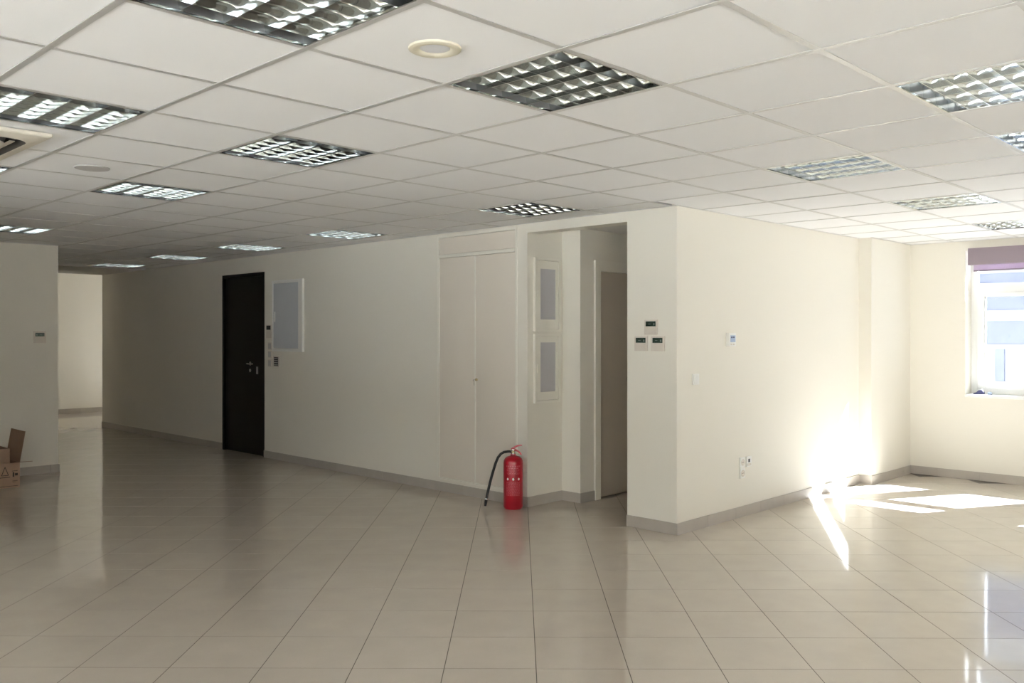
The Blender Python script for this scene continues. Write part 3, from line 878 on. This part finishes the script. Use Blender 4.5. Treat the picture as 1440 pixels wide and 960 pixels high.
bx = carton('cardboard_box', 2.22, 2.785, 9.42, 9.95, 0.0, 0.235, M['carton'], 'open brown cardboard box on the floor by the left wall',
            [((2.785, 9.43, 0.235), (2.785, 9.86, 0.235), (2.835, 9.86, 0.53), (2.835, 9.43, 0.53)),
             ((2.23, 9.95, 0.235), (2.775, 9.95, 0.235), (2.775, 10.06, 0.36), (2.23, 10.06, 0.36)),
             ((2.79, 9.42, 0.236), (2.90, 9.42, 0.233), (2.90, 9.46, 0.226), (2.79, 9.46, 0.229))])
def mark(name, rs):
    o = boxes(name, [(a, b, 9.4192, 9.4205, c, d) for a, b, c, d in rs], M['ink'], bx)
    o.matrix_parent_inverse = Matrix.Translation(-bx.location)
mark('square_mark', [(2.742, 2.767, 0.112, 0.135)])
bm = bmesh.new()
for (u0, v0), (u1, v1) in (((2.625, 0.12), (2.655, 0.20)), ((2.655, 0.20), (2.685, 0.12)), ((2.685, 0.12), (2.625, 0.12))):
    d = Vector((u1 - u0, v1 - v0)).normalized(); nn = Vector((-d.y, d.x)) * 0.003
    bm.faces.new([bm.verts.new((u, 9.4190, v)) for u, v in ((u0 - nn.x, v0 - nn.y), (u1 - nn.x, v1 - nn.y), (u1 + nn.x, v1 + nn.y), (u0 + nn.x, v0 + nn.y))])
o = obj('triangle_mark', bm, M['ink'], bx); o.matrix_parent_inverse = Matrix.Translation(-bx.location)
mark('print_line', [(2.60, 2.70, 0.098, 0.104), (2.722, 2.735, 0.10, 0.145), (2.715, 2.765, 0.155, 0.160)])
mark('print_line', [(2.72, 2.765, 0.06, 0.064), (2.72, 2.75, 0.05, 0.053)])
mark('tape_edge', [(2.22, 2.77, 0.012, 0.016)])
carton('inner_carton', 2.26, 2.755, 9.62, 9.92, 0.006, 0.352, M['cartonin'], 'smaller kraft carton packed inside the open brown box',
       [((2.26, 9.92, 0.352), (2.70, 9.92, 0.352), (2.70, 9.96, 0.42), (2.26, 9.96, 0.42))])

# ------------------------------------------------------------------ windows
def window(n, y0, y1, lab, xw=None, detail=True):
    z0, z1 = WZ
    xa, xb = 9.87, 9.94
    f = 0.06
    w = boxes('window_%d' % n, [(xa, xb, y0, y0 + f, z0, z1), (xa, xb, y1 - f, y1, z0, z1), (xa, xb, y0 + f, y1 - f, z0, z0 + f), (xa, xb, y0 + f, y1 - f, z1 - f, z1)], M['frame'], bevel=0.004)
    tag(w, lab, 'window', kind='structure')
    zt0, zt1 = 1.90, 1.985
    ym0, ym1 = y1 - 0.79, y1 - 0.64
    boxes('transom', [(xa - 0.005, xb, y0 + f, y1 - f, zt0, zt1)], M['frame'], w, 0.004)
    boxes('mullion', [(xa, xb, ym0, ym1, z0 + f, z1 - f)], M['frame'], w, 0.004)
    for a, b in ((ym1, y1 - f), (y0 + f, ym0)):
        s = 0.07
        q = boxes('sash', [(xa - 0.015, xb - 0.01, a, a + s, z0 + f, zt0), (xa - 0.015, xb - 0.01, b - s, b, z0 + f, zt0),
                           (xa - 0.015, xb - 0.01, a + s, b - s, z0 + f, z0 + f + s), (xa - 0.015, xb - 0.01, a + s, b - s, zt0 - s * 0.6, zt0)], M['frame'], w, 0.004)
        boxes('gasket', [(xa - 0.003, xa, a + s, a + s + 0.006, z0 + f + s, zt0 - s * 0.6), (xa - 0.003, xa, b - s - 0.006, b - s, z0 + f + s, zt0 - s * 0.6)], M['gasket'], q)
        boxes('pane', [(xa + 0.02, xa + 0.026, a + s, b - s, z0 + f + s, zt0 - s * 0.6)], M['dimglass'], w)
        boxes('pane', [(xa + 0.02, xa + 0.026, a, b, zt1, z1 - f)], M['dimglass'], w)
    boxes('sill', [(XW - 0.02, xa, y0, y1, z0 - 0.025, z0 + 0.004)], M['frame'], w, 0.003)
    boxes('window_handle', [(xa - 0.06, xa - 0.045, ym1 + 0.03, ym1 + 0.045, 1.30, 1.42), (xa - 0.05, xa - 0.012, ym1 + 0.03, ym1 + 0.045, 1.40, 1.42)], M['frame'], w)
    return w
window(1, *WINS[0], 'bright white framed window below the mauve blind')
window(2, *WINS[1], 'second facade window out of view to the right')
window(3, *WINS[2], 'third facade window out of view to the right')
window(4, *FARWIN, 'hidden window lighting the room beyond the corridor')
for k, (a, b) in enumerate(REARW):
    z0, z1 = RZ; f = 0.06; ya, yb = YRR - 0.11, YRR - 0.05
    w = boxes('window_%d' % (5 + k), [(a, a + f, ya, yb, z0, z1), (b - f, b, ya, yb, z0, z1), (a + f, b - f, ya, yb, z0, z0 + f), (a + f, b - f, ya, yb, z1 - f, z1), ((a + b) / 2 - 0.04, (a + b) / 2 + 0.04, ya, yb, z0 + f, z1 - f)], M['frame'])
    tag(w, 'unseen window number %d added behind the photographer to light the room' % (k + 1), 'window', kind='structure')
    boxes('pane', [(a + f, (a + b) / 2 - 0.04, ya + 0.02, ya + 0.026, z0 + f, z1 - f)], M['glass'], w)
    boxes('pane', [((a + b) / 2 + 0.04, b - f, ya + 0.02, ya + 0.026, z0 + f, z1 - f)], M['glass'], w)

for k, (a, b) in enumerate(SIDEW):
    z0, z1 = RZ; f = 0.06; xa, xb = XR - 0.11, XR - 0.05
    w = boxes('window_%d' % (5 + len(REARW) + k), [(xa, xb, a, a + f, z0, z1), (xa, xb, b - f, b, z0, z1), (xa, xb, a + f, b - f, z0, z0 + f), (xa, xb, a + f, b - f, z1 - f, z1), (xa, xb, (a + b) / 2 - 0.04, (a + b) / 2 + 0.04, z0 + f, z1 - f)], M['frame'])
    tag(w, 'unseen side window number %d added behind the photographer to light the room' % (k + 1), 'window', kind='structure')
    boxes('pane', [(xa + 0.02, xa + 0.026, a + f, (a + b) / 2 - 0.04, z0 + f, z1 - f)], M['glass'], w)
    boxes('pane', [(xa + 0.02, xa + 0.026, (a + b) / 2 + 0.04, b - f, z0 + f, z1 - f)], M['glass'], w)

# roller blind on the visible window
t = empty('roller_blind', (XW, 2.2, 2.10))
P([(XW - 0.055, XW, 1.40, 2.99, 2.175, 2.345)], 'headbox', M['blindbox'], t, 0.006)
P([(XW + 0.03, XW + 0.032, 1.44, 2.96, 2.125, 2.30)], 'fabric', M['blind'], t)
P([(XW + 0.026, XW + 0.036, 1.44, 2.96, 2.112, 2.126)], 'bottom_bar', M['blindbox'], t, 0.002)
P([(XW + 0.0, XW + 0.034, 2.955, 2.965, 2.28, 2.33)], 'bracket', M['frame'], t)
tag(t, 'rolled-up mauve roller blind above the bright window', 'blind')

# blue bits left on the sill
t = empty('tape_dispenser', (9.765, 2.925, WZ[0] + 0.004))
bm = bmesh.new(); add_prism(bm, [(-0.05, 0.0), (0.045, 0.0), (0.05, 0.012), (0.02, 0.02), (0.0, 0.042), (-0.03, 0.046), (-0.05, 0.025)], 'x', -0.018, 0.018)
obj('body', bm, M['navy'], t)
bm = bmesh.new(); add_lathe(bm, [(0.019, -0.01), (0.019, 0.01)], 20, (0, -0.022, 0.036), 'x')
obj('roll', bm, M['lens'], t, True)
tag(t, 'small navy blue gadget lying on the window sill', 'gadget')
t = empty('blue_cap', (9.775, 2.825, WZ[0] + 0.004))
bm = bmesh.new(); add_lathe(bm, [(0.0, 0.0), (0.020, 0.0), (0.021, 0.012), (0.017, 0.026), (0.0, 0.030)], 20)
obj('cap', bm, M['lcdblue'], t, True)
bm = bmesh.new(); add_lathe(bm, [(0.0225, 0.004), (0.0225, 0.010)], 20)
obj('ring', bm, M['navy'], t, True)
tag(t, 'tiny pale blue cap on the sill beside the navy gadget', 'cap')

# ------------------------------------------------------------------ outside: street and the pale building opposite
g = boxes('ground', [(XWO, 120, -120, 120, -7.2, -7.0), (-120, XWO, -120, 120, -7.2, -7.0)], M['ground'])
tag(g, 'street level far below the window', 'ground', kind='structure')
BX = 24.0
t = empty('office_building', (BX, 4, -7))
bands = [(-5.6, -4.2), (-2.6, -1.2), (1.22, 1.80), (2.06, 2.46), (2.74, 2.98), (4.6, 6.0)]
lst = [(BX + 0.15, BX + 9, -14, 20, -7, 7.2)]
z = -7.0
for b0, b1 in bands + [(7.2, 7.2)]:
    lst.append((BX, BX + 0.15, -14, 20, z, b0)); z = b1
P(lst, 'wall', M['facade'], t)
for b0, b1 in bands:
    n = 17
    for k in range(n):
        y = -14 + 34 * k / n
        wdo = P([(BX + 0.08, BX + 0.14, y + 0.06, y + 34 / n - 0.06, b0, b1)], 'window', M['farglass'], t)
        P([(BX + 0.04, BX + 0.13, y + 34 / n - 0.06, y + 34 / n + 0.06, b0, b1)], 'pier', M['facade'], t)
P([(BX - 0.06, BX, 6.60, 6.80, 0.30, 1.10)], 'downpipe_box', M['farglass'], t)
P([(BX - 0.05, BX + 0.3, -14.1, 20.1, 7.2, 7.5)], 'parapet', M['facade'], t)
tag(t, 'pale office block with bluish window bands seen through the window', 'building')
